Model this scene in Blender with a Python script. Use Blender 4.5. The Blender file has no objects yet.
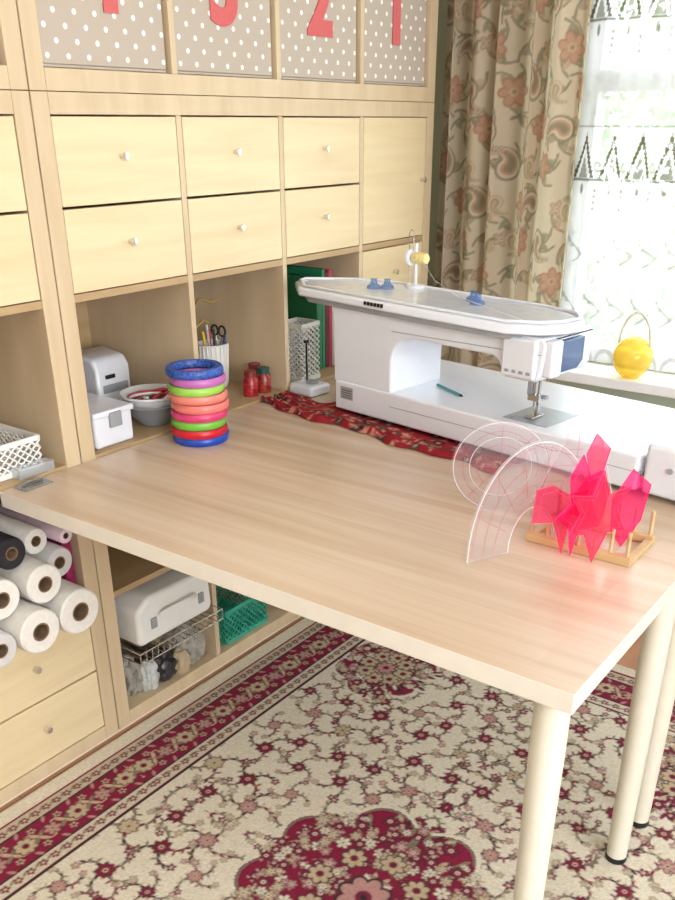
import bpy, bmesh, math, random
import numpy as np
from mathutils import Vector, Matrix
random.seed(7); rng=np.random.RandomState(5)
S=bpy.context.scene
COL=S.collection
CUR=None
def lin(c):
    out=[]
    for v in c:
        v=v/255.0
        out.append(v/12.92 if v<=0.04045 else ((v+0.055)/1.055)**2.4)
    return out
# ---------------------------------------------------------------- materials
def nt(name):
    m=bpy.data.materials.new(name); m.use_nodes=True
    n=m.node_tree; b=n.nodes['Principled BSDF']
    return m,n,b
def mat(name,c,rough=.5,metal=0,noise=.05,nscale=30,bump=0,coat=0,sheen=0,emis=None,spec=.5):
    m,n,b=nt(name); c=lin(c)
    tc=n.nodes.new('ShaderNodeTexCoord'); no=n.nodes.new('ShaderNodeTexNoise'); no.inputs['Scale'].default_value=nscale
    n.links.new(tc.outputs['Object'],no.inputs['Vector'])
    r=n.nodes.new('ShaderNodeValToRGB')
    r.color_ramp.elements[0].position=.3; r.color_ramp.elements[1].position=.7
    r.color_ramp.elements[0].color=[max(0,v*(1-noise)) for v in c]+[1]
    r.color_ramp.elements[1].color=[min(1,v*(1+noise)) for v in c]+[1]
    n.links.new(no.outputs['Fac'],r.inputs['Fac']); n.links.new(r.outputs['Color'],b.inputs['Base Color'])
    b.inputs['Roughness'].default_value=rough; b.inputs['Metallic'].default_value=metal
    b.inputs['Coat Weight'].default_value=coat
    b.inputs['Specular IOR Level'].default_value=spec
    if bump:
        bp=n.nodes.new('ShaderNodeBump'); bp.inputs['Strength'].default_value=bump; bp.inputs['Distance'].default_value=.002
        n.links.new(no.outputs['Fac'],bp.inputs['Height']); n.links.new(bp.outputs['Normal'],b.inputs['Normal'])
    return m
def wood(name,c1,c2,scale,rough=.45,plank=None):
    m,n,b=nt(name)
    tc=n.nodes.new('ShaderNodeTexCoord'); mp=n.nodes.new('ShaderNodeMapping'); mp.inputs['Scale'].default_value=scale
    n.links.new(tc.outputs['Object'],mp.inputs['Vector'])
    no=n.nodes.new('ShaderNodeTexNoise'); no.inputs['Scale'].default_value=1; no.inputs['Detail'].default_value=6; no.inputs['Distortion'].default_value=.4
    n.links.new(mp.outputs[0],no.inputs['Vector'])
    r=n.nodes.new('ShaderNodeValToRGB'); r.color_ramp.elements[0].position=.3; r.color_ramp.elements[1].position=.72
    r.color_ramp.elements[0].color=lin(c1)+[1]; r.color_ramp.elements[1].color=lin(c2)+[1]
    n.links.new(no.outputs['Fac'],r.inputs['Fac']); out=r.outputs['Color']
    if plank:
        br=n.nodes.new('ShaderNodeTexBrick'); br.offset=.37
        br.inputs['Scale'].default_value=1; br.inputs['Brick Width'].default_value=plank[0]; br.inputs['Row Height'].default_value=plank[1]
        br.inputs['Mortar Size'].default_value=plank[3]; br.inputs['Mortar Smooth'].default_value=.3
        br.inputs['Color1'].default_value=(plank[2],plank[2]*.985,plank[2]*.96,1); br.inputs['Color2'].default_value=(1,1,1,1)
        br.inputs['Mortar'].default_value=(.45,.42,.4,1)
        mp2=n.nodes.new('ShaderNodeMapping'); n.links.new(tc.outputs['Object'],mp2.inputs['Vector'])
        if len(plank)>4: mp2.inputs['Rotation'].default_value=(0,0,plank[4])
        if len(plank)>5: mp2.inputs['Location'].default_value=plank[5]
        n.links.new(mp2.outputs[0],br.inputs['Vector'])
        mx=n.nodes.new('ShaderNodeMixRGB'); mx.blend_type='MULTIPLY'; mx.inputs[0].default_value=1
        n.links.new(out,mx.inputs[1]); n.links.new(br.outputs['Color'],mx.inputs[2]); out=mx.outputs[0]
    n.links.new(out,b.inputs['Base Color']); b.inputs['Roughness'].default_value=rough
    return m
def attrmat(name,rough=.9,bump=.3,transl=0):
    m,n,b=nt(name)
    a=n.nodes.new('ShaderNodeAttribute'); a.attribute_name='Col'
    n.links.new(a.outputs['Color'],b.inputs['Base Color']); b.inputs['Roughness'].default_value=rough
    b.inputs['Specular IOR Level'].default_value=.2
    tc=n.nodes.new('ShaderNodeTexCoord'); no=n.nodes.new('ShaderNodeTexNoise'); no.inputs['Scale'].default_value=500
    n.links.new(tc.outputs['Object'],no.inputs['Vector'])
    bp=n.nodes.new('ShaderNodeBump'); bp.inputs['Strength'].default_value=bump; bp.inputs['Distance'].default_value=.002
    n.links.new(no.outputs['Fac'],bp.inputs['Height']); n.links.new(bp.outputs['Normal'],b.inputs['Normal'])
    if transl:
        t=n.nodes.new('ShaderNodeBsdfTranslucent'); n.links.new(a.outputs['Color'],t.inputs['Color'])
        mx=n.nodes.new('ShaderNodeMixShader'); mx.inputs[0].default_value=transl
        n.links.new(b.outputs[0],mx.inputs[1]); n.links.new(t.outputs[0],mx.inputs[2])
        n.links.new(mx.outputs[0],n.nodes['Material Output'].inputs['Surface'])
    return m
def clear(name,tint,fac,dcol,rough=.08,emis=0):
    # thin tinted plastic: transparent + glossy/diffuse
    m,n,b=nt(name)
    tr=n.nodes.new('ShaderNodeBsdfTransparent'); tr.inputs[0].default_value=lin(tint)+[1]
    b.inputs['Base Color'].default_value=lin(dcol)+[1]; b.inputs['Roughness'].default_value=rough
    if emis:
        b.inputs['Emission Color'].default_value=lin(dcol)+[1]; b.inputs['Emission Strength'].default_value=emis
    mx=n.nodes.new('ShaderNodeMixShader'); mx.inputs[0].default_value=fac
    n.links.new(tr.outputs[0],mx.inputs[1]); n.links.new(b.outputs[0],mx.inputs[2])
    n.links.new(mx.outputs[0],n.nodes['Material Output'].inputs['Surface'])
    return m
# ---------------------------------------------------------------- geometry helpers
def link(o,m=None,parent='cur'):
    COL.objects.link(o)
    if m is not None:
        for mm in (m if isinstance(m,(list,tuple)) else [m]): o.data.materials.append(mm)
    if parent=='cur': parent=CUR
    if parent is not None: o.parent=parent
    return o
def E(name,loc=(0,0,0),rz=0):
    global CUR
    e=bpy.data.objects.new(name,None); e.empty_display_size=.05
    e.location=loc; e.rotation_euler=(0,0,rz); COL.objects.link(e); CUR=e; return e
def done():
    global CUR; CUR=None
def bev(o,w,seg=2):
    for p in o.data.polygons: p.use_smooth=True
    b=o.modifiers.new('bevel','BEVEL'); b.width=w; b.segments=seg; b.limit_method='ANGLE'; b.angle_limit=math.radians(35); b.harden_normals=True
    return o
def mesh(name,v,f,m,smooth=False):
    me=bpy.data.meshes.new(name); me.from_pydata(v,[],f); me.update()
    o=bpy.data.objects.new(name,me); link(o,m)
    if smooth:
        for p in me.polygons: p.use_smooth=True
    return o
def boxdata(x0,x1,y0,y1,z0,z1,off=0):
    v=[(x,y,z) for z in (z0,z1) for y in (y0,y1) for x in (x0,x1)]
    f=[(0,2,3,1),(4,5,7,6),(0,1,5,4),(2,6,7,3),(0,4,6,2),(1,3,7,5)]
    return v,[tuple(i+off for i in q) for q in f]
def box(name,x0,x1,y0,y1,z0,z1,m,b=0.0015,seg=2):
    v,f=boxdata(x0,x1,y0,y1,z0,z1); o=mesh(name,v,f,m)
    if b: bev(o,b,seg)
    return o
def boxes(name,L,m,b=0):
    V=[];F=[]
    for q in L:
        v,f=boxdata(*q,off=len(V)); V+=v; F+=f
    o=mesh(name,V,F,m)
    if b: bev(o,b,1)
    return o
def prism(name,pts,d0,d1,m,axis='y',b=0,seg=3,sidemat=False):
    n=len(pts)
    def P(p,d):
        if axis=='y': return (p[0],d,p[1])
        if axis=='x': return (d,p[0],p[1])
        return (p[0],p[1],d)
    v=[P(p,d0) for p in pts]+[P(p,d1) for p in pts]
    f=[tuple(range(n)),tuple(range(2*n-1,n-1,-1))]+[(i,i+n,(i+1)%n+n,(i+1)%n) for i in range(n)]
    me=bpy.data.meshes.new(name); me.from_pydata(v,[],f)
    bm=bmesh.new(); bm.from_mesh(me); bmesh.ops.recalc_face_normals(bm,faces=bm.faces); bm.to_mesh(me); bm.free()
    o=bpy.data.objects.new(name,me); link(o,m)
    if sidemat:
        for i,p in enumerate(me.polygons):
            if i>=2: p.material_index=1
    if b: bev(o,b,seg)
    return o
def lathe(name,prof,m,loc=(0,0,0),seg=36,smooth=True,rot=None,cap=False):
    V=[];F=[];n=len(prof)
    for i in range(seg):
        a=2*math.pi*i/seg
        for r,z in prof: V.append((r*math.cos(a),r*math.sin(a),z))
    for i in range(seg):
        j=(i+1)%seg
        for k in range(n-1): F.append((i*n+k,j*n+k,j*n+k+1,i*n+k+1))
    me=bpy.data.meshes.new(name); me.from_pydata(V,[],F)
    bm=bmesh.new(); bm.from_mesh(me); bmesh.ops.remove_doubles(bm,verts=bm.verts,dist=1e-6)
    bmesh.ops.recalc_face_normals(bm,faces=bm.faces); bm.to_mesh(me); bm.free()
    o=bpy.data.objects.new(name,me); link(o,m); o.location=loc
    if rot: o.rotation_euler=rot
    if smooth:
        for p in me.polygons: p.use_smooth=True
        me.set_sharp_from_angle(angle=math.radians(40))
    return o
def cyl(name,r,z0,z1,m,loc=(0,0,0),seg=28,rot=None,r2=None):
    r2=r if r2 is None else r2
    return lathe(name,[(0,z0),(r,z0),(r2,z1),(0,z1)],m,loc,seg,True,rot)
def tube(name,paths,r,m,closed=False,res=3):
    cu=bpy.data.curves.new(name,'CURVE'); cu.dimensions='3D'; cu.bevel_depth=r; cu.bevel_resolution=res; cu.use_fill_caps=True
    for pts in paths:
        sp=cu.splines.new('POLY'); sp.points.add(len(pts)-1)
        for i,p in enumerate(pts): sp.points[i].co=(p[0],p[1],p[2],1)
        sp.use_cyclic_u=closed
    tmp=bpy.data.objects.new(name+'_c',cu); COL.objects.link(tmp)
    dg=bpy.context.evaluated_depsgraph_get(); me=bpy.data.meshes.new_from_object(tmp.evaluated_get(dg))
    bpy.data.objects.remove(tmp); me.name=name; me.materials.clear()
    for p in me.polygons: p.use_smooth=True
    o=bpy.data.objects.new(name,me); return link(o,m)
def gridmesh(name,nx,ny,X,Y,Z,colors,m,rgba=False):
    v=np.stack([X.ravel(),Y.ravel(),Z.ravel()],1).astype(np.float32)
    i=np.arange(nx-1)[None,:]+np.arange(ny-1)[:,None]*nx
    f=np.stack([i,i+1,i+1+nx,i+nx],-1).reshape(-1,4).astype(np.int32)
    me=bpy.data.meshes.new(name); me.vertices.add(len(v)); me.vertices.foreach_set('co',v.ravel())
    me.loops.add(f.size); me.loops.foreach_set('vertex_index',f.ravel())
    me.polygons.add(len(f)); me.polygons.foreach_set('loop_start',np.arange(0,f.size,4,dtype=np.int32))
    me.polygons.foreach_set('use_smooth',np.ones(len(f),dtype=bool))
    me.update(calc_edges=True)
    a=me.color_attributes.new('Col','FLOAT_COLOR','POINT')
    c=np.ones((len(v),4),np.float32); c[:,:colors.shape[-1]]=colors.reshape(-1,colors.shape[-1])
    a.data.foreach_set('color',c.ravel())
    o=bpy.data.objects.new(name,me); return link(o,m)
class Canvas:
    def __init__(s,w,h,step,base):
        s.w,s.h,s.st=w,h,step; s.nx=int(round(w/step))+1; s.ny=int(round(h/step))+1
        s.a=np.zeros((s.ny,s.nx,len(base)),np.float32); s.a[:]=base
        s.X,s.Y=np.meshgrid(np.linspace(0,w,s.nx),np.linspace(0,h,s.ny))
    def ell(s,x,y,a,b,rot,col,al=1):
        R=max(a,b)+s.st
        i0=max(0,int((x-R)/s.st)); i1=min(s.nx,int((x+R)/s.st)+2); j0=max(0,int((y-R)/s.st)); j1=min(s.ny,int((y+R)/s.st)+2)
        if i0>=i1 or j0>=j1: return
        dx=s.X[j0:j1,i0:i1]-x; dy=s.Y[j0:j1,i0:i1]-y; c,sn=math.cos(rot),math.sin(rot)
        u=(dx*c+dy*sn)/a; v=(-dx*sn+dy*c)/b; d=np.sqrt(u*u+v*v)
        k=np.clip((1-d)*min(a,b)/s.st+.5,0,1)[...,None]*al
        s.a[j0:j1,i0:i1]=s.a[j0:j1,i0:i1]*(1-k)+np.array(col,np.float32)*k
    def flower(s,x,y,r,n,pet,out,cen,rot=0):
        for q,(cc,sc) in enumerate(((out,1.0),(pet,.74))):
            for i in range(n):
                t=rot+2*math.pi*i/n
                s.ell(x+math.cos(t)*r*.58,y+math.sin(t)*r*.58,r*.46*sc,r*.34*sc,t,cc)
        s.ell(x,y,r*.3,r*.3,0,cen); s.ell(x,y,r*.13,r*.13,0,out)
    def leaf(s,x,y,l,t,col):
        s.ell(x+math.cos(t)*l*.5,y+math.sin(t)*l*.5,l*.5,l*.2,t,col)
    def stroke(s,pts,w,col):
        for (x0,y0),(x1,y1) in zip(pts[:-1],pts[1:]):
            L=math.hypot(x1-x0,y1-y0); k=max(1,int(L/(w*.8)))
            for i in range(k): s.ell(x0+(x1-x0)*i/k,y0+(y1-y0)*i/k,w,w,0,col)
# ---------------------------------------------------------------- palette
W_draw=wood('birch_drawer',(214,193,152),(225,207,169),(6,2.2,26),.38)
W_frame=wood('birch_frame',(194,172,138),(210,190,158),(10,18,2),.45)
W_in=wood('birch_inner_shaded',(166,138,100),(186,159,120),(6,3,20),.5)  # birch darkened: shade of the open cells put into the colour
W_top=wood('beech_tabletop',(198,171,144),(219,199,178),(1.2,22,30),.27,plank=(3.0,.105,.9,0.0,0,(.7,.02,0)))
cream=mat('cream_edge',(228,222,210),.35,noise=.02)
legm=mat('leg_cream',(222,218,202),.35,noise=.02)
white=mat('white_plastic',(222,225,233),.28,noise=.01,coat=.3)
white2=mat('white_satin',(226,225,220),.45,noise=.02)
black=mat('black_plastic',(22,22,24),.4)
steel=mat('steel',(190,190,190),.25,1)
chrome=mat('knob_metal',(225,220,210),.25,.8)
grey=mat('grey_plastic',(150,154,158),.4)
paint=mat('white_paint',(236,238,240),.4,noise=.01)
wallg=mat('wall_green_paint',(214,218,194),.85,noise=.03,nscale=8)
wallc=mat('wall_cream_paint',(228,226,220),.9,noise=.02,nscale=8)
ceilm=mat('ceiling_white',(240,240,238),.9,noise=.01)
floorm=wood('oak_floor',(178,124,88),(204,152,114),(26,3,3),.4,plank=(.9,.09,.8,.002,math.pi/2))
# ---------------------------------------------------------------- room
YW=2.97; XR=3.6; YB=-2.4; ZC=2.6; XL=-.42
WX0,WX1,WZ0,WZ1=.34,2.0,.70,2.36
box('floor',XL-.1,XR+.1,YB-.1,YW+.12,-.05,0,floorm,0)
box('ceiling',XL-.1,XR+.1,YB-.1,YW+.12,ZC,ZC+.05,ceilm,0)
box('wall_left',XL-.1,XL,YB-.1,YW+.12,0,ZC,wallg,0)
boxes('wall_back',[(XL,WX0,YW,YW+.12,0,ZC),(WX1,XR,YW,YW+.12,0,ZC),(WX0,WX1,YW,YW+.12,0,WZ0),(WX0,WX1,YW,YW+.12,WZ1,ZC)],wallg)
boxes('wall_right',[(XR,XR+.1,YB-.1,-1.2,0,ZC),(XR,XR+.1,1.2,YW+.12,0,ZC),(XR,XR+.1,-1.2,1.2,0,.8),(XR,XR+.1,-1.2,1.2,2.3,ZC)],wallc)
box('wall_front',XL,XR,YB-.1,YB,0,ZC,wallc,0)
boxes('baseboard_back',[(XL,XR,YW-.015,YW,0,.08)],paint,.002)
# window
E('window_1',(0,YW,0))
fw=.05
boxes('frame',[(WX0,WX0+fw,.02,.09,WZ0,WZ1),(WX1-fw,WX1,.02,.09,WZ0,WZ1),(WX0+fw,WX1-fw,.02,.09,WZ0,WZ0+fw),(WX0+fw,WX1-fw,.02,.09,WZ1-fw,WZ1),
  (WX0+fw,WX1-fw,.02,.09,1.51,1.57),(1.15,1.19,.02,.09,WZ0+fw,1.51),(1.15,1.19,.02,.09,1.57,WZ1-fw)],mat('window_paint',(215,216,218),.5,noise=.01),.003)
box('glass',WX0+fw,WX1-fw,.05,.054,WZ0+fw,WZ1-fw,clear('window_glass',(250,252,252),.04,(255,255,255),.02),0)
done()
box('windowsill',WX0-.0,WX1+.06,YW-.15,YW-.001,WZ0-.035,WZ0,paint,.005)
boxes('trim_1',[(WX0-.07,WX0-.001,YW-.018,YW,WZ0,WZ1+.07),(WX1,WX1+.07,YW-.018,YW,WZ0,WZ1+.07),(WX0,WX1,YW-.018,YW,WZ1,WZ1+.07)],paint,.003)
E('fill_window',(XR,0,0))  # unseen window, added as an opening for the side fill
boxes('frame',[(.0,.06,-1.2,-1.14,.8,2.3),(.0,.06,1.14,1.2,.8,2.3),(.0,.06,-1.14,1.14,.8,.86),(.0,.06,-1.14,1.14,2.24,2.3),(.0,.06,-.03,.03,.86,2.24)],paint,.003)
done()
# radiator
E('radiator',(0,YW-.13,0))
boxes('fins',[(.5+i*.06,.5+i*.06+.05,0,.09,.12,.6) for i in range(20)],paint,.008)
boxes('rails',[(.5,1.69,.02,.07,.14,.18),(.5,1.69,.02,.07,.54,.58),(.56,.6,.02,.06,0,.12),(1.56,1.6,.02,.06,0,.12)],paint,.003)
done()
# ---------------------------------------------------------------- outdoors
m,n,b=nt('leaf_green'); a=n.nodes.new('ShaderNodeAttribute'); a.attribute_name='Col'
tl=n.nodes.new('ShaderNodeBsdfTranslucent'); mx=n.nodes.new('ShaderNodeMixShader'); mx.inputs[0].default_value=.4
n.links.new(a.outputs['Color'],b.inputs['Base Color']); n.links.new(a.outputs['Color'],tl.inputs['Color'])
n.links.new(b.outputs[0],mx.inputs[1]); n.links.new(tl.outputs[0],mx.inputs[2]); n.links.new(mx.outputs[0],n.nodes['Material Output'].inputs['Surface'])
leafm=m
N=16000
cl=[(-2+rng.rand()*6,6+rng.rand()*4.5,rng.rand()*4.2-.6,.4+rng.rand()*.5) for _ in range(46)]
V=[];F=[];C=[]
for i in range(N):
    c=cl[rng.randint(len(cl))]; d=rng.randn(3); d/=np.linalg.norm(d); p=np.array(c[:3])+d*c[3]*rng.rand()**.4
    if p[2]<-.2: p[2]=-.2+rng.rand()*.5
    u=rng.randn(3); u/=np.linalg.norm(u); w=np.cross(u,rng.randn(3)); w/=np.linalg.norm(w); l=.045+.05*rng.rand()
    k=len(V); V+=[tuple(p-u*l),tuple(p+w*l*.5),tuple(p+u*l),tuple(p-w*l*.5)]; F.append((k,k+1,k+2,k+3))
    g=rng.rand(); cc=lin((108+70*g,126+60*g,92+60*g)); C+=[cc+[1]]*4
E('garden_tree')
o=mesh('leaves',V,F,leafm); at=o.data.color_attributes.new('Col','FLOAT_COLOR','POINT'); at.data.foreach_set('color',np.array(C,np.float32).ravel())
bark=mat('bark',(110,98,84),.9)
tube('branches',[[(1.8,7,-.3),(1.7,7,1.2),(1.2,6.8,2.3),(.6,6.5,3)],[(1.7,7,1.2),(2.3,6.7,2.0),(2.9,6.6,2.8)],[(1.72,7,.8),(1.0,6.6,1.4),(.2,6.3,1.9)]],.05,bark)
done()
box('lawn',-8,12,YW+.3,16,-.5,-.4,mat('grass',(170,180,155),.9,noise=.2,nscale=5),0)
# ---------------------------------------------------------------- shelving units
Tf=.039;Ti=.016;Cell=.335;P=Cell+Ti
KN=[(0,0),(.0050,0),(.0042,.008),(.0074,.012),(.0084,.015),(.0072,.018),(0,.019)]
def shelving(name,y0,ncol,nrow,z0,fills,depth=.39):
    E(name,(0,y0,z0))
    H=2*Tf+nrow*Cell+(nrow-1)*Ti; Wd=2*Tf+ncol*Cell+(ncol-1)*Ti
    boxes('outer_frame',[(-depth,0,0,Tf,0,H),(-depth,0,Wd-Tf,Wd,0,H),(-depth,0,Tf,Wd-Tf,0,Tf),(-depth,0,Tf,Wd-Tf,H-Tf,H)],W_frame,.0012)
    L=[(-depth+.004,-.002,Tf+c*P-Ti,Tf+c*P,Tf,H-Tf) for c in range(1,ncol)]
    boxes('dividers',L,W_frame,.0006)
    L=[]
    for c in range(ncol):
        for r in range(1,nrow): L.append((-depth+.004,-.002,Tf+c*P,Tf+c*P+Cell,Tf+r*P-Ti,Tf+r*P))
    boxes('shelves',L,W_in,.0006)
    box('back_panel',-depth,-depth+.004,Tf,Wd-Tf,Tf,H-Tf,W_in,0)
    k=0
    for (c,r),kind in fills.items():
        ya=Tf+c*P+.002; yb=ya+Cell-.004; za=Tf+r*P+.002; zb=za+Cell-.004
        if kind=='D':
            for q in range(2):
                zm0=za+q*(Cell/2); zm1=zm0+Cell/2-.005; k+=1
                box('drawer_front_%d'%k,-.02,-.0015,ya,yb,zm0,zm1,W_draw,.0015)
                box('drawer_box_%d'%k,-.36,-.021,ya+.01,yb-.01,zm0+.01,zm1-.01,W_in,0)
                lathe('knob_%d'%k,KN,chrome,(-.0015,(ya+yb)/2,(zm0+zm1)/2+.008),24,rot=(0,math.pi/2,0))
        elif kind=='O':
            k+=1
            box('door_%d'%k,-.02,-.0015,ya,yb,za,zb,W_draw,.0015)
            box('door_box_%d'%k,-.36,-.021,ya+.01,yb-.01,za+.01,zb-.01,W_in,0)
            lathe('knob_%d'%k,KN,chrome,(-.0015,yb-.022,(za+zb)/2-.005),24,rot=(0,math.pi/2,0))
    done()
Z0=.015; YA=1.207; YBu=YA-.003-(2*Tf+2*Cell+Ti)
box('trim_2',-.38,-.012,YBu+.01,YA+1.47,0,Z0-.0005,mat('plinth_white',(225,215,195),.6),0)
shelving('shelving_unit',YA,4,4,Z0,{(0,3):'D',(1,3):'D',(2,3):'D',(3,3):'O',(3,2):'D',(3,0):'D',(3,1):'D'})
shelving('shelving_unit',YBu,2,4,Z0,{(0,3):'D',(1,3):'D',(0,0):'D',(1,0):'D',(0,1):'D'})
HU=2*Tf+4*Cell+3*Ti
ZU=Z0+HU+.001
shelving('shelving_unit',YA,4,2,ZU,{})
shelving('shelving_unit',YBu,2,2,ZU,{})
# fabric boxes
m,n,b=nt('polka_fabric')
tc=n.nodes.new('ShaderNodeTexCoord')
def dots(off):
    mp=n.nodes.new('ShaderNodeVectorMath'); mp.operation='MULTIPLY_ADD'; mp.inputs[1].default_value=(0,20,20); mp.inputs[2].default_value=(.5,off+.2,off+.1)
    n.links.new(tc.outputs['Object'],mp.inputs[0])
    fr=n.nodes.new('ShaderNodeVectorMath'); fr.operation='FRACTION'; n.links.new(mp.outputs[0],fr.inputs[0])
    sb=n.nodes.new('ShaderNodeVectorMath'); sb.operation='SUBTRACT'; sb.inputs[1].default_value=(.5,.5,.5); n.links.new(fr.outputs[0],sb.inputs[0])
    ln=n.nodes.new('ShaderNodeVectorMath'); ln.operation='LENGTH'; n.links.new(sb.outputs[0],ln.inputs[0])
    lt=n.nodes.new('ShaderNodeMath'); lt.operation='LESS_THAN'; lt.inputs[1].default_value=.105; n.links.new(ln.outputs['Value'],lt.inputs[0]); return lt
d1=dots(0);d2=dots(.5); ad=n.nodes.new('ShaderNodeMath'); ad.operation='MAXIMUM'; n.links.new(d1.outputs[0],ad.inputs[0]); n.links.new(d2.outputs[0],ad.inputs[1])
mxx=n.nodes.new('ShaderNodeMixRGB'); mxx.inputs[1].default_value=lin((180,168,154))+[1]; mxx.inputs[2].default_value=lin((236,234,228))+[1]
n.links.new(ad.outputs[0],mxx.inputs[0]); n.links.new(mxx.outputs[0],b.inputs['Base Color']); b.inputs['Roughness'].default_value=.9
polka=m
redfelt=mat('red_felt',(200,98,98),.9,bump=.2,nscale=200)
def fbox(y0,z0,txt):
    E('fabric_storage_box',(0,y0,z0))
    w=Cell-.012;h=Cell-.02;t=.006
    boxes('body',[(-.36,-.012,0,w,0,t),(-.012-t,-.012,0,w,t,h),(-.36,-.36+t,0,w,t,h),(-.36+t,-.012-t,0,t,t,h),(-.36+t,-.012-t,w-t,w,t,h)],polka,.002)
    cu=bpy.data.curves.new('number','FONT'); cu.body=txt; cu.size=.2; cu.extrude=.0012; cu.align_x='CENTER'; cu.offset=.009
    o=bpy.data.objects.new('number_label',cu); link(o,redfelt); o.location=(-.0095,w/2,.108); o.rotation_euler=(math.pi/2,0,math.pi/2)
    done()
for i,t in enumerate('4321'): fbox(YA+Tf+i*P+.006,ZU+Tf+.001,t)
fbox(YBu+Tf+P+.006,ZU+Tf+.001,'5')
# ---------------------------------------------------------------- table
TZ=.75;TX=1.265;TY0=.99;TY1=2.22
E('work_table',(0,0,0))
top=box('tabletop',.002,TX,TY0,TY1,TZ-.034,TZ,[W_top,cream],.0015)
for p in top.data.polygons:
    if p.normal.z<.5: p.material_index=1
boxes('underframe',[(.06,TX-.06,TY0+.06,TY0+.09,TZ-.05,TZ-.035),(.06,TX-.06,TY1-.09,TY1-.06,TZ-.05,TZ-.035)],cream,0)
RZ=.0065
for k,(lx,ly) in enumerate([(1.218,1.04),(1.218,1.535),(1.218,1.675),(1.218,2.16)]):
    lathe('leg_%d'%(k+1),[(0,RZ+.013),(.021,RZ+.013),(.0265,.60),(.0265,TZ-.035),(0,TZ-.035)],legm,(lx,ly,0),32)
    lathe('foot_%d'%(k+1),[(0,RZ),(.022,RZ),(.023,RZ+.004),(.02,RZ+.0135),(0,RZ+.0135)],black,(lx,ly,0),32)
boxes('bracket',[(.01,.05,TY0+.03,TY0+.1,TZ,TZ+.003),(.02,.028,TY0+.04,TY0+.09,TZ+.003,TZ+.01)],steel,.0005)
done()
# ---------------------------------------------------------------- rug
cr=lin((208,199,180)); mar=lin((118,36,58)); dmar=lin((70,34,44)); red=lin((126,30,58)); brn=lin((118,102,92)); rose=lin((176,132,126)); olv=lin((122,116,94)); tan=lin((182,162,134)); blk=lin((54,44,46))
RW,RH=1.66,2.36; c=Canvas(RW/2,RH/2,.003,cr)
rr=random.Random(3)
def spray(x,y,s,pc,rot):
    for k in range(4):
        t=rot+k*1.57+rr.uniform(-.3,.3); pts=[(x+math.cos(t+q*.28)*s*q*.4,y+math.sin(t+q*.28)*s*q*.4) for q in range(5)]
        c.stroke(pts,.0015,brn)
        for q in (1,2,3):
            c.leaf(pts[q][0],pts[q][1],s*.4,t+1.1,rr.choice([brn,olv,mar,blk])); c.leaf(pts[q][0],pts[q][1],s*.36,t-.9,rr.choice([brn,olv,tan,mar]))
        c.flower(pts[4][0],pts[4][1],s*.27,5,rr.choice([rose,mar,tan]),brn,cr,t)
    c.flower(x,y,s*.52,rr.choice([6,7,8]),pc,dmar,tan,rot)
gx=.112
row=0; y=.27
while y<RH/2+.05:
    x=.29+(row%2)*gx/2
    while x<RW/2+.05:
        spray(x+rr.uniform(-.018,.018),y+rr.uniform(-.018,.018),rr.uniform(.033,.051),rr.choice([mar,rose,mar,mar,tan]),rr.uniform(0,6)); x+=gx
    y+=gx*.84; row+=1
def medal(cx,cy,R,lob,asp):
    th=np.arctan2((c.Y-cy)*asp,c.X-cx); d=np.hypot(c.X-cx,(c.Y-cy)*asp)
    rad=R*(.84+.24*np.abs(np.sin(th*lob/2)))
    for f,colr in ((1.08,cr),(1.03,brn),(1.0,red)):
        c.a[d<rad*f]=colr
    for q in range(int(1500*R)):
        t=rr.uniform(0,6.28); r0=R*math.sqrt(rr.random())*1.02; x=cx+r0*math.cos(t); y=cy+r0*math.sin(t)/asp
        c.leaf(x+.012,y,.026,t,rr.choice([tan,olv,blk,mar,cr])); c.leaf(x-.01,y,.022,t+2,rr.choice([tan,brn,rose]))
        c.flower(x,y,rr.uniform(.010,.02),6,rr.choice([rose,tan,cr,mar,mar]),dmar,cr,t)
    for q in range(8):
        t=q*.785; c.flower(cx+R*.45*math.cos(t),cy+R*.45*math.sin(t)/asp,.03,7,tan,blk,mar,t)
    c.flower(cx,cy,R*.24,8,rose,blk,mar,0)
medal(RW/2,RH/2,.25,8,1.0)
medal(.38,.42,.13,6,.9)
def band(d0,d1,colr):
    dd=np.minimum(c.X,c.Y); k=(dd>=d0)&(dd<d1); c.a[k]=colr
band(0,.045,lin((214,204,184)));band(.045,.053,mar);band(.053,.088,lin((186,170,148)));band(.088,.094,blk);band(.094,.19,red);band(.19,.196,blk);band(.196,.232,lin((198,184,164)));band(.232,.24,dmar)
def along(fn,step,off):
    t=off
    while t<RH/2+.02: fn(off,t,math.pi/2); t+=step
    t=off+step
    while t<RW/2+.02: fn(t,off,0); t+=step
cnt=[0]
def f1(x,y,t):
    cnt[0]+=1
    dx,dy=math.cos(t),math.sin(t)
    w=[(x+dx*q*.013+(-dy)*.026*math.sin(q*1.05),y+dy*q*.013+dx*.026*math.sin(q*1.05)) for q in range(7)]
    c.stroke(w,.0016,tan)
    if cnt[0]%2: c.flower(x,y,.028,8,tan,blk,mar,0)
    else: c.flower(x,y,.022,6,rose,blk,tan,.3)
    for k in range(4): c.leaf(x+dx*.036,y+dy*.036,.024,t+k*1.57+.6,tan if k%2 else olv)
    for s in (-1,1):
        c.leaf(x-dy*.034*s,y+dx*.034*s,.02,t+s,rose); c.flower(x+dx*.036-dy*.030*s,y+dy*.036+dx*.030*s,.011,5,tan,blk,mar,0)
along(f1,.072,.142)
def f2(x,y,t): c.flower(x,y,.011,5,mar,brn,cr,0); c.leaf(x+math.cos(t)*.012,y+math.sin(t)*.012,.016,t+.5,olv)
along(f2,.030,.071); along(f2,.032,.214)
full=np.concatenate([c.a,c.a[:,::-1][:,1:]],1); full=np.concatenate([full,full[::-1][1:]],0)
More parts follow.
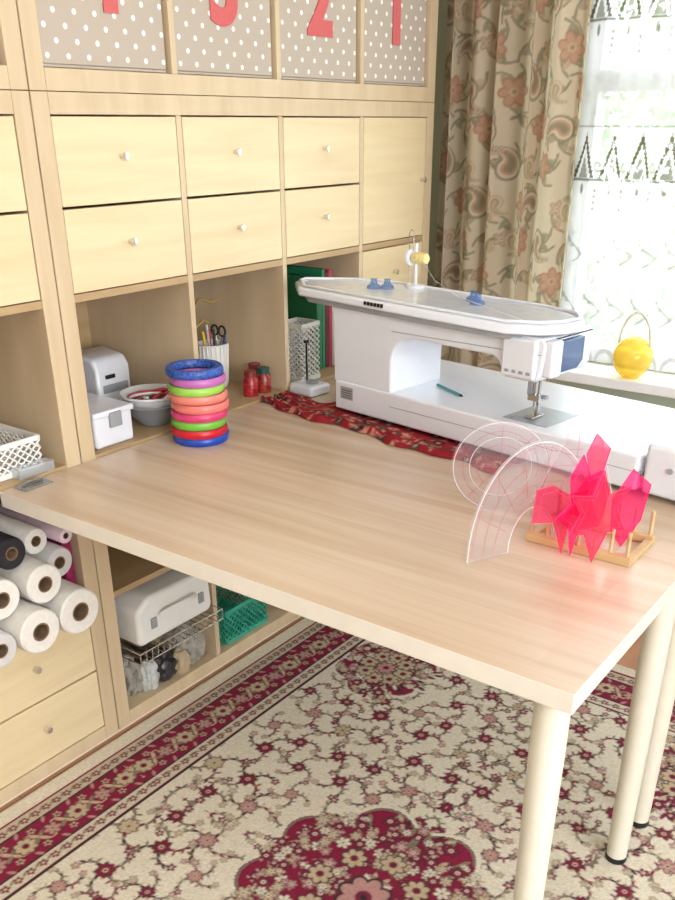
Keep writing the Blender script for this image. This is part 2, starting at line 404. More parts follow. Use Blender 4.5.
full=full*(1+.08*rng.randn(*full.shape[:2],1)).astype(np.float32)
ny,nx=full.shape[:2]
RX,RY=.008,-.06
Xg,Yg=np.meshgrid(np.linspace(RX,RX+RW,nx),np.linspace(RY,RY+RH,ny))
Zg=np.full_like(Xg,.006); Zg[0]=Zg[-1]=.001; Zg[:,0]=Zg[:,-1]=.001
gridmesh('oriental_rug',nx,ny,Xg,Yg,Zg,np.clip(full,0,1),attrmat('rug_pile',.95,.5))
# ---------------------------------------------------------------- curtains
cb=lin((212,198,174)); c=Canvas(.95,2.5,.004,cb)
rr=random.Random(11)
oc=[lin(q) for q in ((194,156,132),(170,130,108),(200,172,144),(152,142,118),(178,162,138),(156,154,128))]
def paisley(x,y,s,t,a,b_,d_):
    for (k,cc) in ((1,a),(.78,b_),(.55,d_),(.32,a)):
        for q in range(9):
            f=q/8; r=s*k*(1-f*.82)*.5; ang=t+f*1.5
            c.ell(x+math.cos(ang)*s*f*1.05,y+math.sin(ang)*s*f*1.05,r,r,0,cc)
for j in range(24):
    for i in range(8):
        x=i*.13+(j%2)*.065+rr.uniform(-.012,.012); y=j*.108+rr.uniform(-.01,.01)
        for k in range(4):
            t=rr.uniform(0,6.28); pts=[(x+math.cos(t+q*.3)*.015*q,y+math.sin(t+q*.3)*.015*q) for q in range(6)]
            c.stroke(pts,.0028,oc[3]); 
            for q in (2,4): c.leaf(pts[q][0],pts[q][1],.034,t+q,rr.choice(oc[2:]))
        if (i+j)%3==0: c.flower(x,y,.042,6,oc[0],oc[1],oc[2],rr.random()*3)
        elif (i+j)%3==1: paisley(x,y,.07,rr.choice([.8,2.2,4]),oc[3],cb,oc[0])
        else: c.flower(x,y,.024,5,oc[2],oc[3],cb,0); paisley(x+.03,y,.045,4,oc[2],cb,oc[5])
nx,ny=c.nx,c.ny
U,Vv=np.meshgrid(np.linspace(0,1,nx),np.linspace(0,1,ny))
Xc=-.03+.46*U+.018*np.sin(U*22)*(1-Vv*.3)+.02*(1-Vv)*(U-.5)
Yc=2.755+.03*np.sin(U*2*math.pi*5.5+.6*np.sin(Vv*2))+.012*np.sin(U*31+Vv*3)
Zc=.03+2.46*Vv
cm=attrmat('curtain_fabric',.9,.3,.5)
gridmesh('floral_curtain',nx,ny,Xc,Yc,Zc,c.a,cm)
gridmesh('floral_curtain',nx,ny,Xc+2.12,Yc,Zc,c.a,cm)
tube('curtain_rod',[[(-.2,2.76,2.52),(2.7,2.76,2.52)]],.012,W_frame)
# lace sheer : attribute r = density, g = tone
c=Canvas(1.72,1.86,.004,[.42,0,0])
rr=random.Random(4)
c.Yn=c.Y
for j,zz in enumerate([.58,1.02,1.45]):
    per=.088
    ph=np.abs(((c.X/per)%1)-.5)*2   # 0 at motif centre, 1 at edges
    hh=(c.Y-zz)/.13
    inside=(hh>=0)&(hh<=1)&(ph<(1-hh)*.86)
    edge=inside&(ph>(1-hh)*.86-.24)
    mid=inside&(ph<(1-hh)*.86-.42)
    c.a[inside]=[.5,.0,0]; c.a[edge]=[.9,1,0]; c.a[mid]=[.85,.85,0]
    for i in range(21):
        x=i*per
        c.ell(x,zz+.03,.010,.018,0,[.85,.8,0]); c.ell(x,zz+.03,.004,.008,0,[.4,0,0])
        c.ell(x+per/2,zz-.035,.008,.018,0,[.88,.9,0])
        for q in range(4): c.ell(x,zz-.04-.018*q,.005,.0065,0,[.85,.9,0])
    c.stroke([(0,zz-.008),(1.72,zz-.008)],.0040,[.88,1,0])
    c.stroke([(0,zz+.145),(1.72,zz+.145)],.003,[.8,.8,0])
for j in range(36):
    for i in range(30):
        x=i*.058+(j%2)*.029; z=.06+j*.05
        if min(abs(z-.58-.02),abs(z-1.02-.02),abs(z-1.45-.02))<.15: continue
        c.flower(x,z,.013,5,[.8,.45,0],[.8,.65,0],[.42,0,0],rr.random()*3)
for zz in (.32,.14):
    for i in range(22):
        x=.04+i*.08; pts=[(x+.028*math.sin(q),zz+.016*q) for q in range(6)]; c.stroke(pts,.0030,[.8,.75,0])
        for q in (1,3,5): c.leaf(pts[q][0],pts[q][1],.024,q,[.8,.7,0])
for i in range(24): c.ell(.04+i*.075,.0,.036,.05,0,[.8,.6,0]); c.ell(.04+i*.075,.0,.022,.03,0,[.4,0,0])
nx,ny=c.nx,c.ny
U,Vv=np.meshgrid(np.linspace(0,1,nx),np.linspace(0,1,ny))
Xc=.345+1.70*U; Yc=2.943+.009*np.sin(U*2*math.pi*17+Vv)+.003*np.sin(U*140); Zc=.715+1.8*Vv
m,n,b=nt('lace'); a=n.nodes.new('ShaderNodeAttribute'); a.attribute_name='Col'
sp=n.nodes.new('ShaderNodeSeparateColor'); n.links.new(a.outputs['Color'],sp.inputs[0])
mc=n.nodes.new('ShaderNodeMixRGB'); mc.inputs[1].default_value=(.8,.81,.82,1); mc.inputs[2].default_value=(.085,.065,.042,1); n.links.new(sp.outputs[1],mc.inputs[0])
tl=n.nodes.new('ShaderNodeBsdfTranslucent'); df=n.nodes.new('ShaderNodeBsdfDiffuse'); n.links.new(mc.outputs[0],tl.inputs[0]); n.links.new(mc.outputs[0],df.inputs[0])
m1=n.nodes.new('ShaderNodeMixShader'); m1.inputs[0].default_value=.6; n.links.new(df.outputs[0],m1.inputs[1]); n.links.new(tl.outputs[0],m1.inputs[2])
tr=n.nodes.new('ShaderNodeBsdfTransparent'); m2=n.nodes.new('ShaderNodeMixShader'); n.links.new(sp.outputs[0],m2.inputs[0]); n.links.new(tr.outputs[0],m2.inputs[1]); n.links.new(m1.outputs[0],m2.inputs[2])
n.links.new(m2.outputs[0],n.nodes['Material Output'].inputs['Surface'])
gridmesh('lace_curtain',nx,ny,Xc,Yc,Zc,c.a,m)
# ---------------------------------------------------------------- hoop stack (embroidery hoops)
hc=[(30,70,170),(195,25,45),(110,180,60),(205,60,110),(225,120,110),(228,130,115),(150,200,80),(185,105,175),(45,105,200)]
mb=mat('hoop_blue_dots',(50,85,165),.4,noise=.7,nscale=170)
for i,hcx in enumerate(hc):
    R=.0575+random.uniform(-.002,.002)
    E('embroidery_hoop',(.10+random.uniform(-.004,.004),1.485+random.uniform(-.004,.004),TZ+.0005+i*.0199),random.uniform(1,4))
    mm=mb if i in (8,) else mat('hoop_%d'%i,hcx,.35,noise=.03)
    lathe('outer_ring',[(R,.002),(R+.006,.0),(R+.0095,.005),(R+.0095,.014),(R+.006,.0190),(R,.018),(R,.002)],mm,(0,0,0),56)
    lathe('inner_ring',[(R-.0085,.003),(R-.0065,.001),(R-.0005,.001),(R-.0005,.018),(R-.0065,.019),(R-.0085,.016),(R-.0085,.003)],mm,(0,0,0),56)
    boxes('clasp',[(R+.006,R+.015,-.010,-.004,.004,.014),(R+.006,R+.015,.004,.010,.004,.014)],mm,.001)
    cyl('screw',.002,-.014,.014,steel,(R+.012,0,.009),12,rot=(math.pi/2,0,0))
    done()
# ---------------------------------------------------------------- red fabric mat under machine
fb=lin((140,30,42)); c=Canvas(.80,.42,.004,fb); rr=random.Random(9)
for i in range(560):
    x,y=rr.random()*.80,rr.random()*.42; c.flower(x,y,rr.uniform(.009,.016),5,rr.choice([lin((200,74,68)),lin((210,130,112)),lin((56,80,64)),lin((30,26,32)),lin((170,44,54))]),lin((60,12,20)),lin((214,180,150)),rr.random()*3)
nx,ny=c.nx,c.ny
ang=-.149
U,Vv=np.meshgrid(np.linspace(0,.80,nx),np.linspace(0,.42,ny))
edge=np.clip(1-Vv/.10,0,1)*1.0
edgeL=np.clip(1-U/.22,0,1)
wob=.010*np.sin(U*19+1)+.006*np.sin(U*47)
shr=np.clip(.27+(U-.15)/.08,.27,1)
Vw=Vv*shr+wob*edge; Uw=U+.008*np.sin(Vv*40)*edgeL
E_=np.maximum(edge,edgeL*.8)
h=.0022+(.0068*(1+np.sin(U*75+4*np.sin(Vv*30)))+.005*(1+np.sin(Vv*130*shr+5*np.sin(U*20))))*E_*np.clip(Vv/.012,0,1)*np.clip(U/.01,0,1)
ox,oy=-.05,1.80
Xf=ox+.045+Uw*math.cos(ang)-Vw*math.sin(ang); Yf=oy+Uw*math.sin(ang)+Vw*math.cos(ang)
gridmesh('quilted_fabric',nx,ny,np.maximum(Xf,.004+0*Xf),Yf,TZ+h,c.a,attrmat('floral_cotton',.9,.3))
# ---------------------------------------------------------------- sewing machine
E('sewing_machine',(.221,1.86,TZ+.012),-.149)
blue=clear('blue_tint',(190,205,230),.25,(150,175,215),.1)
darkblue=mat('panel_blue',(66,90,132),.2,coat=.5)
prism('bed',[(.0,.0),(.86,.0),(.87,.03),(.87,.36),(.86,.372),(.01,.372),(0,.36)],.0,.074,white,'z',b=.006)
box('bed_seam',.19,.8705,-.0006,.3726,.040,.0415,grey,0)
arc=[(.19+.07-.07*math.cos(t),.145+.068*math.sin(t)) for t in [i*math.pi/2/8 for i in range(9)]]
arc2=[(.478+.03*math.sin(t),.185+.028*math.cos(t)) for t in [i*math.pi/2/6 for i in range(7)]]
prof=[(-.008,.07),(.19,.07)]+arc+arc2+[(.513,.172),(.598,.172),(.612,.19),(.618,.255),(.61,.266),(0,.266),(-.012,.256)]
prism('body',prof,.004,.20,white,'y',b=.007,seg=4)
prism('arm_seam',[(.19,.222),(.61,.232),(.61,.2335),(.19,.2235)],.0025,.01,grey,'y')
lid=[(-.210,.085),(-.198,.05),(-.12,-.012),(.535,-.03),(.60,.01),(.632,.06),(.638,.12),(.60,.17),(.50,.20),(.02,.215),(-.10,.18)]
prism('lid',lid,.270,.292,white,'z',b=.007,seg=4)
def sc(pts,k,cx=.25,cy=.09): return [(cx+(x-cx)*k,cy+(y-cy)*(k-.06)) for x,y in pts]
lt=mat('lid_top_grey',(206,211,220),.25,coat=.4)
prism('lid_panel',sc(lid,.93),.288,.2945,lt,'z',b=.004)
rim=[(x,y,.2955) for x,y in sc(lid,.965)]; tube('lid_rim',[rim],.0035,white,closed=True)
prism('lid_base',sc(lid,.94),.256,.272,grey,'z',b=.004)
prism('side_panel',[(.02,.190),(.12,.190),(.14,.205),(.14,.258),(.03,.258),(.015,.25)],.616,.630,darkblue,'x',b=.004)
prism('side_cap',[(.01,.185),(.05,.185),(.05,.262),(.01,.262)],.61,.634,white,'x',b=.006)
box('head_face',.515,.600,-.006,.01,.178,.262,white,.006,3)
cyl('needle_bar',.0035,.10,.175,steel,(.562,.07,0)); cyl('presser_bar',.004,.11,.175,steel,(.562,.085,0))
cyl('needle',.001,.076,.11,steel,(.562,.07,0),10)
boxes('presser_foot',[(.550,.574,.05,.095,.078,.081),(.557,.567,.078,.09,.081,.115),(.547,.577,.062,.08,.115,.128)],steel,.001)
boxes('foot_screw',[(.568,.584,.08,.09,.118,.126),(.542,.554,.066,.076,.125,.16)],grey,.001)
box('needle_plate',.508,.623,.03,.16,.0742,.0755,mat('needle_plate_steel',(170,174,180),.35,.6),.0004)
box('bobbin_cover',.522,.567,.035,.06,.0756,.0763,clear('bobbin_window',(230,240,245),.5,(200,210,220)),0)
boxes('rating_plate',[(.022,.066,-.0012,.001,.030,.062)],mat('plate_grey',(160,160,158),.4),0)
boxes('rating_text',[(.026,.062,-.0016,-.001,.034+i*.006,.0365+i*.006) for i in range(4)],mat('plate_text',(90,90,90),.5),0)
boxes('front_marks',[(.12+i*.011,.127+i*.011,-.0215-i*.0003,-.014,.279,.287) for i in range(6)],black,0)
boxes('front_buttons',[(.527+i*.018,.538+i*.018,-.0075,-.005,.188,.195) for i in range(4)],grey,.001)
for k,(sx,sy) in enumerate([(.04,.10),(.068,.12),(.33,.13),(.365,.10)]):
    lathe('thread_guide_%d'%k,[(0,.294),(.018,.294),(.016,.302),(.009,.306),(.007,.314),(.009,.317),(0,.318)],blue,(sx,sy,0),20)
box('connector_box',.873,1.02,.0,.2,.0,.105,white,.01,3)
cyl('connector_slot',.006,0,.003,grey,(.93,-.001,.06),16,rot=(math.pi/2,0,0))
SX,SY=.105,.185
cyl('stand_post',.004,.29,.40,white,(SX,SY,0),14)
cyl('stand_disc',.024,.292,.300,white,(SX,SY,0),28)
cyl('spool_cap',.020,0,.006,white,(SX-.02,SY,.365),24,rot=(0,math.pi/2,0))
lathe('thread_spool',[(0,0),(.012,0),(.014,.006),(.014,.038),(.011,.042),(0,.042)],mat('yellow_thread',(226,206,140),.7,noise=.2,nscale=200),(SX-.008,SY,.365),24,rot=(0,math.pi/2,0))
tube('thread_wire',[[(SX-.02,SY,.30),(SX-.025,SY,.42),(SX-.018,SY,.43),(SX-.01,SY,.425),(SX-.01,SY,.38)]],.0012,steel)
tube('thread',[[(SX+.01,SY,.37),(.22,.12,.33),(.31,.10,.305),(.55,.01,.297)]],.0005,white2)
done()
E('stylus_pen',(.52,1.93,TZ+.0905),-.5); cyl('barrel',.0035,-.055,.055,mat('teal',(60,150,150),.4),(0,0,0),12,rot=(0,math.pi/2,0)); cyl('tip',.0035,.055,.065,black,(0,0,0),12,rot=(0,math.pi/2,0),r2=.001); done()
# ---------------------------------------------------------------- ruler rack
rw=wood('rack_wood',(192,158,112),(210,178,134),(3,30,30),.5)
E('wooden_ruler_rack',(.99,1.405,TZ+.0005))
boxes('rails',[(0,.195,0,.016,0,.016),(0,.195,.115,.131,0,.016),(0,.014,.016,.115,0,.01),(.181,.195,.016,.115,0,.01)],rw,.0015)
for i in range(7):
    cyl('peg_%d'%i,.0032,.015,.034 if i<5 else .06,rw,(.008+i*.0298,.008,0),12)
    cyl('peg_back_%d'%i,.0035,.015,.062,rw,(.008+i*.0298,.123,0),12)
done()
pk=clear('pink_acrylic',(255,176,208),.13,(255,60,140),.06,.4); pke=clear('pink_acrylic_edge',(255,190,212),.65,(255,70,140),.2,.6)  # added emission makes pink plates and edges glow like fluorescent acrylic
pk2=clear('coral_acrylic',(255,186,202),.12,(255,90,140),.06,.4); pke2=clear('coral_acrylic_edge',(255,190,205),.65,(255,84,130),.2,.6)  # coral plates and edges carry the same added glow
def ruler(name,shape,loc,rz,mats,tilt=0,th=.003):
    # closed prism plate plus bright engraved centre lines
    e=E(name,loc,rz); e.rotation_euler=(0,tilt,rz)
    prism('plate',shape,-th/2,th/2,mats,'x',sidemat=True)
    cx=sum(p[0] for p in shape)/len(shape); cz=sum(p[1] for p in shape)/len(shape)
    inner=[(.0022,cx+(p[0]-cx)*.8,cz+(p[1]-cz)*.8) for p in shape]
    tube('engraving',[inner+[inner[0]]],.0005,mats[1],res=1)
    done()
T0=TZ+.017
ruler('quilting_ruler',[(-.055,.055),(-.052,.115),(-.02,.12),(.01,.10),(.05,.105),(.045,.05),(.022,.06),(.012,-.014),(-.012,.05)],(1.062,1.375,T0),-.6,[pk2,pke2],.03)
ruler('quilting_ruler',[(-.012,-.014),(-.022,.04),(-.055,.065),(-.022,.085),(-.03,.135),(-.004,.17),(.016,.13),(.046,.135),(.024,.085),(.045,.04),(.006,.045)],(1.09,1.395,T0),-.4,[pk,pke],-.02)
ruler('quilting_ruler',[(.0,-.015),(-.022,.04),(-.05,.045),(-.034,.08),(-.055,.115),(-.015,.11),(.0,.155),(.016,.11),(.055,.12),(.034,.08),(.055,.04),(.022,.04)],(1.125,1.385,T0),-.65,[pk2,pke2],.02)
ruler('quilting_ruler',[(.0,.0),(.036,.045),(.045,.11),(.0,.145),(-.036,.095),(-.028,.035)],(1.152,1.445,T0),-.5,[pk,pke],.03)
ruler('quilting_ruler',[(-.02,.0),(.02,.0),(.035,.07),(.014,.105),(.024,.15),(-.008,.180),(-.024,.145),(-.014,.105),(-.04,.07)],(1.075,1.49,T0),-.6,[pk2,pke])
cl1=clear('clear_acrylic',(250,249,250),.08,(236,230,233),.04); cle=clear('clear_acrylic_edge',(235,228,230),.6,(240,232,236),.2,.08)  # faint added emission brightens the clear edges
ink=mat('ruler_ink',(190,110,120),.6); inkw=mat('ruler_ink_white',(232,224,228),.6)
def arcp(cx,cz,a,b,t0,t1,n=40): return [(cx+a*math.cos(t0+(t1-t0)*i/n),cz+b*math.sin(t0+(t1-t0)*i/n)) for i in range(n+1)]
def clearruler(shape,lines,wlines,loc,rz,tilt=0,mm=None):
    e=E('curved_quilting_ruler',loc,rz); e.rotation_euler=(0,tilt,rz)
    prism('plate',shape,-.0015,.0015,[mm or cl1,cle],'x',sidemat=True)
    tube('markings',[[(.0019,p[0],p[1]) for p in L] for L in lines],.00042,ink,res=1)
    tube('outline',[[(.0019,p[0],p[1]) for p in L] for L in wlines],.0007,inkw,res=1); done()
pi=math.pi
o1=arcp(0,.088,.094,.088,-.35*pi,1.45*pi)
clearruler(o1,[arcp(0,.088,k,k*.95,-.1*pi,1.3*pi) for k in (.072,.045)]+[[(0,.01),(0,.165)],[(-.085,.088),(.085,.088)],[(-.06,.03),(.06,.146)]],[arcp(0,.088,.091,.085,-.3*pi,1.4*pi),arcp(0,.088,.06,.057,0,2*pi)],(.885,1.50,TZ+.002),-.95,-.10)
o2=arcp(.135,.0,.14,.195,0,pi)+arcp(.135,.0,.05,.075,pi,0)
clearruler(o2,[arcp(.135,.0,.13-k*.024,.185-k*.034,.03,pi-.03) for k in range(0,3,1)]+[[(.135+.065*math.cos(t),.0+.095*math.sin(t)),(.135+.135*math.cos(t),.0+.188*math.sin(t))] for t in [i*pi/7 for i in range(1,7)]],[arcp(.135,.0,.138,.193,0,pi),arcp(.135,.0,.052,.077,0,pi)],(.952,1.262,TZ+.0015),-.45,-.03)
o3=[(0,0),(.15,0),(.16,.03),(.12,.16),(.06,.16),(0,.03)]
clearruler(o3,[[(.02,.01+k*.03),(.13-k*.01,.01+k*.03)] for k in range(5)]+[[(.08,0),(.08,.16)]],[[(0,.03),(.06,.16),(.12,.16),(.16,.03)]],(.965,1.47,TZ+.018),-.8,0)
# ---------------------------------------------------------------- shelf contents, open row (floor z)
Z3=Z0+Tf+2*P+.0005
E('plastic_case',(-.02,1.325,Z3))
box('case_body',-.16,0,-.056,.058,0,.078,white,.008,3); box('case_lid',-.165,.004,-.06,.062,.072,.086,white,.004,3); box('case_latch',.0,.008,-.015,.02,.045,.08,grey,.002)
done()
E('label_printer',(-.27,1.50,Z3))
prism('shell',[(-.06,0),(.06,0),(.06,.12),(.045,.145),(-.03,.155),(-.06,.14)],-.055,.055,white,'y',b=.012,seg=4)
box('slot',.059,.063,-.04,.04,.06,.08,grey,.001); box('buttons',.059,.064,-.03,.0,.095,.105,black,.001); done()
E('mixing_bowl',(-.078,1.500,Z3))
lathe('bowl',[(0,.002),(.036,0),(.04,.006),(.062,.03),(.074,.052),(.078,.054),(.075,.056),(.07,.052),(.058,.032),(.036,.012),(0,.01)],mat('bowl_grey',(140,146,152),.3,coat=.5),(0,0,0),40)
lathe('insert_bowl',[(0,.032),(.045,.034),(.066,.058),(.075,.074),(.079,.075),(.076,.079),(.068,.070),(.045,.042),(0,.040)],mat('bowl_white',(215,215,218),.3),(0,0,0),40)
tube('ribbons',[[(.045*math.cos(t*1.7+k),.045*math.sin(t*2.3+k*2),.066+.014*math.sin(t*3+k)) for t in [i*.25 for i in range(14)]] for k in range(4)],.0032,mat('red_ribbon',(190,62,72),.6))
tube('cord',[[(.045*math.cos(t*1.3+k),.045*math.sin(t*1.9+k*3),.068+.012*math.sin(t*2+k)) for t in [i*.25 for i in range(12)]] for k in range(3)],.003,white2); done()
E('pencil_cup',(-.20,1.85,Z3))
lathe('cup',[(0,0),(.036,0),(.038,.006),(.044,.12),(.046,.122),(.042,.122),(.036,.01),(0,.008)],white2,(0,0,0),24,smooth=False)
tube('ribs',[[(.0385*math.cos(t),.0385*math.sin(t),.01),(.0445*math.cos(t),.0445*math.sin(t),.118)] for t in [i*2*pi/22 for i in range(22)]],.0018,white2)
for k,(dx,dy,colr) in enumerate([(.02,.01,(40,60,120)),(-.02,.015,(200,60,40)),(0,-.02,(230,190,60)),(.015,-.01,(60,60,60)),(-.01,0,(210,210,210))]):
    tube('pencil_%d'%k,[[(dx*.5,dy*.5,.012),(dx*1.7,dy*1.7,.145+.006*k)]],.0035,mat('pencil_%d'%k,colr,.5))
tube('scissors',[[(.012+.012*math.cos(t),.03,.150+.014*math.sin(t)) for t in [i*2*pi/14 for i in range(15)]],[(-.016+.012*math.cos(t),.03,.150+.014*math.sin(t)) for t in [i*2*pi/14 for i in range(15)]]],.003,black)
tube('scissor_blades',[[(.008,.03,.14),(.0,.02,.02)],[(-.012,.03,.14),(.002,.02,.02)]],.002,steel)
done()
for k,(x,y,cc) in enumerate([(-.05,1.835,(160,34,44)),(-.045,1.885,(140,44,34)),(-.095,1.905,(40,90,60))]):
    E('spice_jar',(x,y,Z3)); lathe('jar',[(0,0),(.02,0),(.021,.004),(.021,.045),(.016,.052),(0,.052)],mat('jar_%d'%k,cc,.3,noise=.7,nscale=120),(0,0,0),24)
    cyl('cap',.017,.052,.068,mat('jar_cap_%d'%k,(30,70,60) if k%2 else (120,40,40),.4),(0,0,0),24); done()
E('wire_hook_rack',(-.10,1.69,Z3))
tube('hooks',[[(0,0,.0),(0,0,.25),(0,.02,.27),(0,.06,.255),(0,.09,.26)],[(0,0,.2),(0,.03,.215),(0,.05,.205)]],.003,mat('brass',(190,160,90),.3,.9)); cyl('foot',.02,0,.004,black); done()
E('file_folders',(-.32,2.165,Z3))
x0=0
for k,(w,cc,hh) in enumerate([(.026,(40,120,80),.27),(.014,(34,140,95),.29),(.02,(110,34,56),.28),(.016,(190,70,95),.285),(.03,(220,220,215),.25)]):
    box('folder_%d'%k,0,.25,x0,x0+w-.001,0,hh,mat('folder_%d'%k,cc,.5),.002); x0+=w
done()
def lattice(name,loc,sx,sy,h,m,nh=5,st=.018,r=.002):
    E(name,loc); P_=[]
    corners=[(-sx,-sy),(sx,-sy),(sx,sy),(-sx,sy),(-sx,-sy)]
    for a,bq in zip(corners[:-1],corners[1:]):
        L=math.hypot(bq[0]-a[0],bq[1]-a[1]); kk=max(2,int(L/st))
        for i in range(kk):
            f0=i/kk; f1=(i+1)/kk; A=(a[0]+(bq[0]-a[0])*f0,a[1]+(bq[1]-a[1])*f0); B=(a[0]+(bq[0]-a[0])*f1,a[1]+(bq[1]-a[1])*f1)
            zz=[.012+(h-.024)*q/nh for q in range(nh+1)]
            P_.append([((A if q%2==0 else B)[0],(A if q%2==0 else B)[1],z) for q,z in enumerate(zz)])
            P_.append([((B if q%2==0 else A)[0],(B if q%2==0 else A)[1],z) for q,z in enumerate(zz)])
    tube('lattice',P_,r,m,res=1)
    boxes('rims',[q for z0,z1 in ((0,.012),(h-.012,h)) for q in ((-sx-.003,sx+.003,-sy-.003,-sy+.003,z0,z1),(-sx-.003,sx+.003,sy-.003,sy+.003,z0,z1),(-sx-.003,-sx+.003,-sy,sy,z0,z1),(sx-.003,sx+.003,-sy,sy,z0,z1))]+[(-sx,sx,-sy,sy,0,.003)],m,.001)
    done()
lattice('white_lattice_basket',(-.055,2.06,Z3),.04,.040,.165,white2,9,.02,.0032)
E('bobbin_stand',(.055,1.965,TZ+.001),-.1)
box('base',-.045,.045,-.04,.04,0,.03,white,.01,4); cyl('dial',.018,.030,.036,grey,(.01,0,0)); cyl('post',.0028,.03,.14,black,(-.01,0,0),12); cyl('post_cap',.008,.138,.144,black,(-.01,0,0),14)
done()
lattice('white_plastic_basket',(-.13,1.055,Z3),.10,.07,.075,white2,3,.02,.003)
E('clear_pin_box',(-.0,1.105,Z3)); box('box_body',-.03,.0,-.06,.03,0,.022,clear('clear_box',(235,238,240),.3,(230,232,235)),.002); box('pins',-.026,-.004,-.05,.02,.002,.008,steel,0); done()
# ---------------------------------------------------------------- rolls in row 2 of left unit
Z2=Z0+Tf+P
rolls=[(.10,1.072,.053,.056,'w'),(.10,.966,.050,.054,'w'),(.085,.876,.039,.045,'g'),(.075,1.012,.044,.142,'w'),(.06,.915,.044,.140,'w'),(.02,1.094,.036,.146,'g'),(.03,.975,.036,.216,'k'),(.01,1.05,.030,.212,'w'),(.02,.885,.032,.222,'w'),(.035,1.11,.018,.210,'p')]
rm={'w':mat('interfacing_white',(220,216,208),.9,bump=.2,nscale=80),'g':mat('interfacing_grey',(200,197,195),.9),'k':mat('black_vinyl',(28,28,34),.5),'p':mat('pink_paper',(222,198,212),.8)}
core=mat('cardboard',(120,95,70),.9)
for k,(xe,y,r,z,t) in enumerate(rolls):
    E('fabric_roll',(xe,y,Z2+z))
    L=min(.44,xe+.37)
    lathe('roll',[(r*.42,0),(r*.92,0),(r,-.004),(r,-L),(r*.42,-L)],rm[t],(0,0,0),36,rot=(0,pi/2,0))
    lathe('core',[(r*.42,-.0005),(r*.42,-L+.01),(r*.34,-L+.01),(r*.34,-.0005),(r*.42,-.0005)],core,(0,0,0),28,rot=(0,pi/2,0))
    cyl('core_inside',r*.33,-L+.01,-.06,black,(0,0,0),24,rot=(0,pi/2,0)); done()
E('fabric_bolt',(-.02,1.149,Z2+.001)); box('fabric',-.3,0,-.014,.013,0,.25,mat('magenta_fabric',(150,36,84),.9,noise=.5,nscale=60),.008,3); done()
# ---------------------------------------------------------------- bottom row content
Z1=Z0+Tf+.0005
E('storage_case',(0,1.41,.238))
prism('case',[(-.13,0),(.125,0),(.135,.02),(.13,.09),(.10,.125),(-.09,.13),(-.13,.10)],-.28,.035,white2,'x',b=.014,seg=4)
tube('handle',[[(.037,-.06,.07),(.055,-.055,.085),(.055,.055,.085),(.037,.06,.07)]],.005,white2); boxes('latches',[(.034,.04,-.09,-.07,.04,.07),(.034,.04,.08,.10,.04,.07)],grey,.002)
done()
E('wire_drawer',(0,1.413,.234))
P_=[[(.05,-.15,0),(.05,.15,0)],[(.05,-.15,-.03),(.05,.15,-.03)],[(-.33,-.15,0),(.05,-.15,0)],[(-.33,.15,0),(.05,.15,0)],[(-.33,-.15,0),(-.33,.15,0)]]
P_+=[[(-.33,-.15+i*.02,-.0),(-.33,-.15+i*.02,-.03),(.05,-.15+i*.02,-.03),(.05,-.15+i*.02,0)] for i in range(16)]
tube('wires',P_,.0017,chrome); done()
bagm=clear('plastic_bag',(235,235,232),.5,(205,200,190),.12)
def blob(name,loc,s,m,seed,amp=.35):
    bm=bmesh.new(); bmesh.ops.create_icosphere(bm,subdivisions=4,radius=1); r_=random.Random(seed)
    dirs=[(Vector((r_.gauss(0,1),r_.gauss(0,1),r_.gauss(0,1))).normalized(),r_.uniform(3,8),r_.uniform(0,6)) for _ in range(6)]
    for v in bm.verts:
        n_=v.co.normalized(); k=1+amp*sum(abs(math.sin(n_.dot(d)*f+p))-.6 for d,f,p in dirs)/3
        k=min(k,1.1)
        v.co=Vector((n_.x*k*s[0],n_.y*k*s[1],max(n_.z*k*s[2],-s[2]*.7)))
    me=bpy.data.meshes.new(name); bm.to_mesh(me); bm.free(); o=bpy.data.objects.new(name,me); link(o,m); o.location=(loc[0],loc[1],loc[2]+s[2]*.7)
    return o
E('plastic_bag_bundle',(0,0,0))
blob('bag_1',(-.07,1.52,Z1),(.06,.055,.065),bagm,1,.6); blob('bag_2',(-.06,1.41,Z1),(.05,.05,.05),mat('black_bag',(50,48,50),.3),2,.5); blob('bag_3',(-.18,1.50,Z1),(.07,.06,.07),mat('tan_bag',(170,150,120),.5),3,.5)
blob('bag_4',(-.08,1.31,Z1),(.05,.04,.06),bagm,5,.6); blob('bag_5',(-.2,1.34,Z1),(.06,.06,.06),mat('dark_bag',(90,84,76),.5),6,.5)
blob('bag_6',(-.03,1.46,Z1),(.03,.03,.04),mat('tan_packet',(180,160,130),.4),8,.5); blob('bag_7',(-.04,1.355,Z1),(.025,.03,.05),mat('pale_packet',(190,192,190),.4),12,.5); done()
teal=mat('teal_plastic',(50,160,135),.4)
lattice('teal_basket',(-.12,1.735,Z1),.10,.09,.11,teal,4,.02,.003)
blob('yarn_bundle',(-.12,2.1,Z1),(.08,.08,.06),mat('grey_yarn',(150,140,135),.9),9)
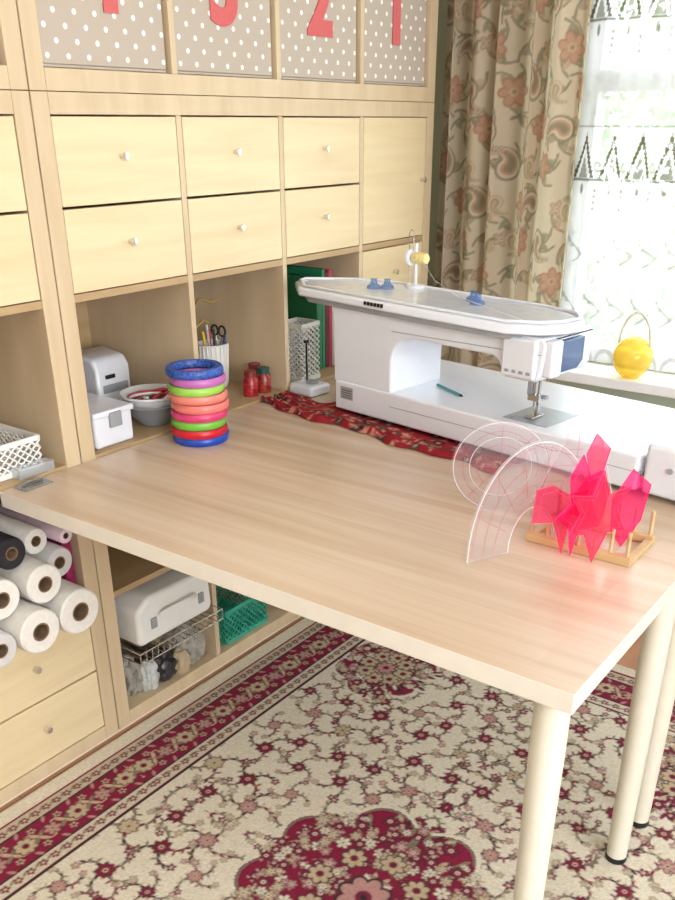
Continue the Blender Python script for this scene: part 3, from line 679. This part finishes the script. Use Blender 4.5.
# ---------------------------------------------------------------- sill ornament
E('yellow_glass_ornament',(.655,2.862,WZ0+.001))
ym=clear('yellow_glass',(255,236,130),.5,(246,222,110),.12)
lathe('globe',[(r*1.22,z*1.2) for r,z in [(0,0),(.02,0),(.024,.004),(.036,.014),(.045,.028),(.050,.045),(.051,.056),(.048,.072),(.040,.087),(.03,.097),(.015,.105),(0,.106)]],ym,(0,0,0),40)
tube('handle',[[(.05*math.cos(t),0,.10+.10*math.sin(t)) for t in [i*pi/16 for i in range(17)]]],.004,mat('clear_handle',(214,214,196),.3))
done()
# ---------------------------------------------------------------- lights
w=bpy.data.worlds.new('World'); S.world=w; w.use_nodes=True
bg=w.node_tree.nodes['Background']
sk=w.node_tree.nodes.new('ShaderNodeTexSky'); sk.sky_type='HOSEK_WILKIE'; sk.turbidity=6; sk.sun_direction=(.3,-.6,.7)
mxw=w.node_tree.nodes.new('ShaderNodeMixRGB'); mxw.inputs[0].default_value=.12; mxw.inputs[1].default_value=(.93,.97,1,1)
w.node_tree.links.new(sk.outputs[0],mxw.inputs[2]); w.node_tree.links.new(mxw.outputs[0],bg.inputs[0]); bg.inputs[1].default_value=9.0
def area(name,loc,rot,sx,sy,energy,col=(1,1,1),portal=False):
    l=bpy.data.lights.new(name,'AREA'); l.shape='RECTANGLE'; l.size=sx; l.size_y=sy; l.energy=energy; l.color=col
    if portal: l.cycles.is_portal=True
    o=bpy.data.objects.new(name,l); o.location=loc; o.rotation_euler=rot; COL.objects.link(o); return o
area('window_portal',((WX0+WX1)/2,YW+.11,(WZ0+WZ1)/2),(math.radians(-90),0,0),WX1-WX0,WZ1-WZ0,1,portal=True)
area('fill_window_light',(XR-.02,0,1.55),(0,math.radians(90),0),1.4,2.2,52,(.97,.98,1))  # added side fill just inside the unseen window
area('ceiling_fill',(1.7,.1,ZC-.03),(0,0,0),1.0,1.0,12,(1,.97,.93))  # added soft fill under the ceiling, no lamp fixture
# ---------------------------------------------------------------- camera
cd=bpy.data.cameras.new('Camera'); cam=bpy.data.objects.new('Camera',cd); COL.objects.link(cam)
cam.location=(1.605,0,1.43); cam.rotation_euler=(math.radians(90-27.3),0,math.radians(36))
cd.sensor_width=36; cd.lens=36; cd.shift_y=(586-450)/900; cd.shift_x=-7.5/900; cd.clip_start=.05
S.camera=cam
S.view_settings.view_transform='Standard'; S.view_settings.look='None'; S.view_settings.exposure=0
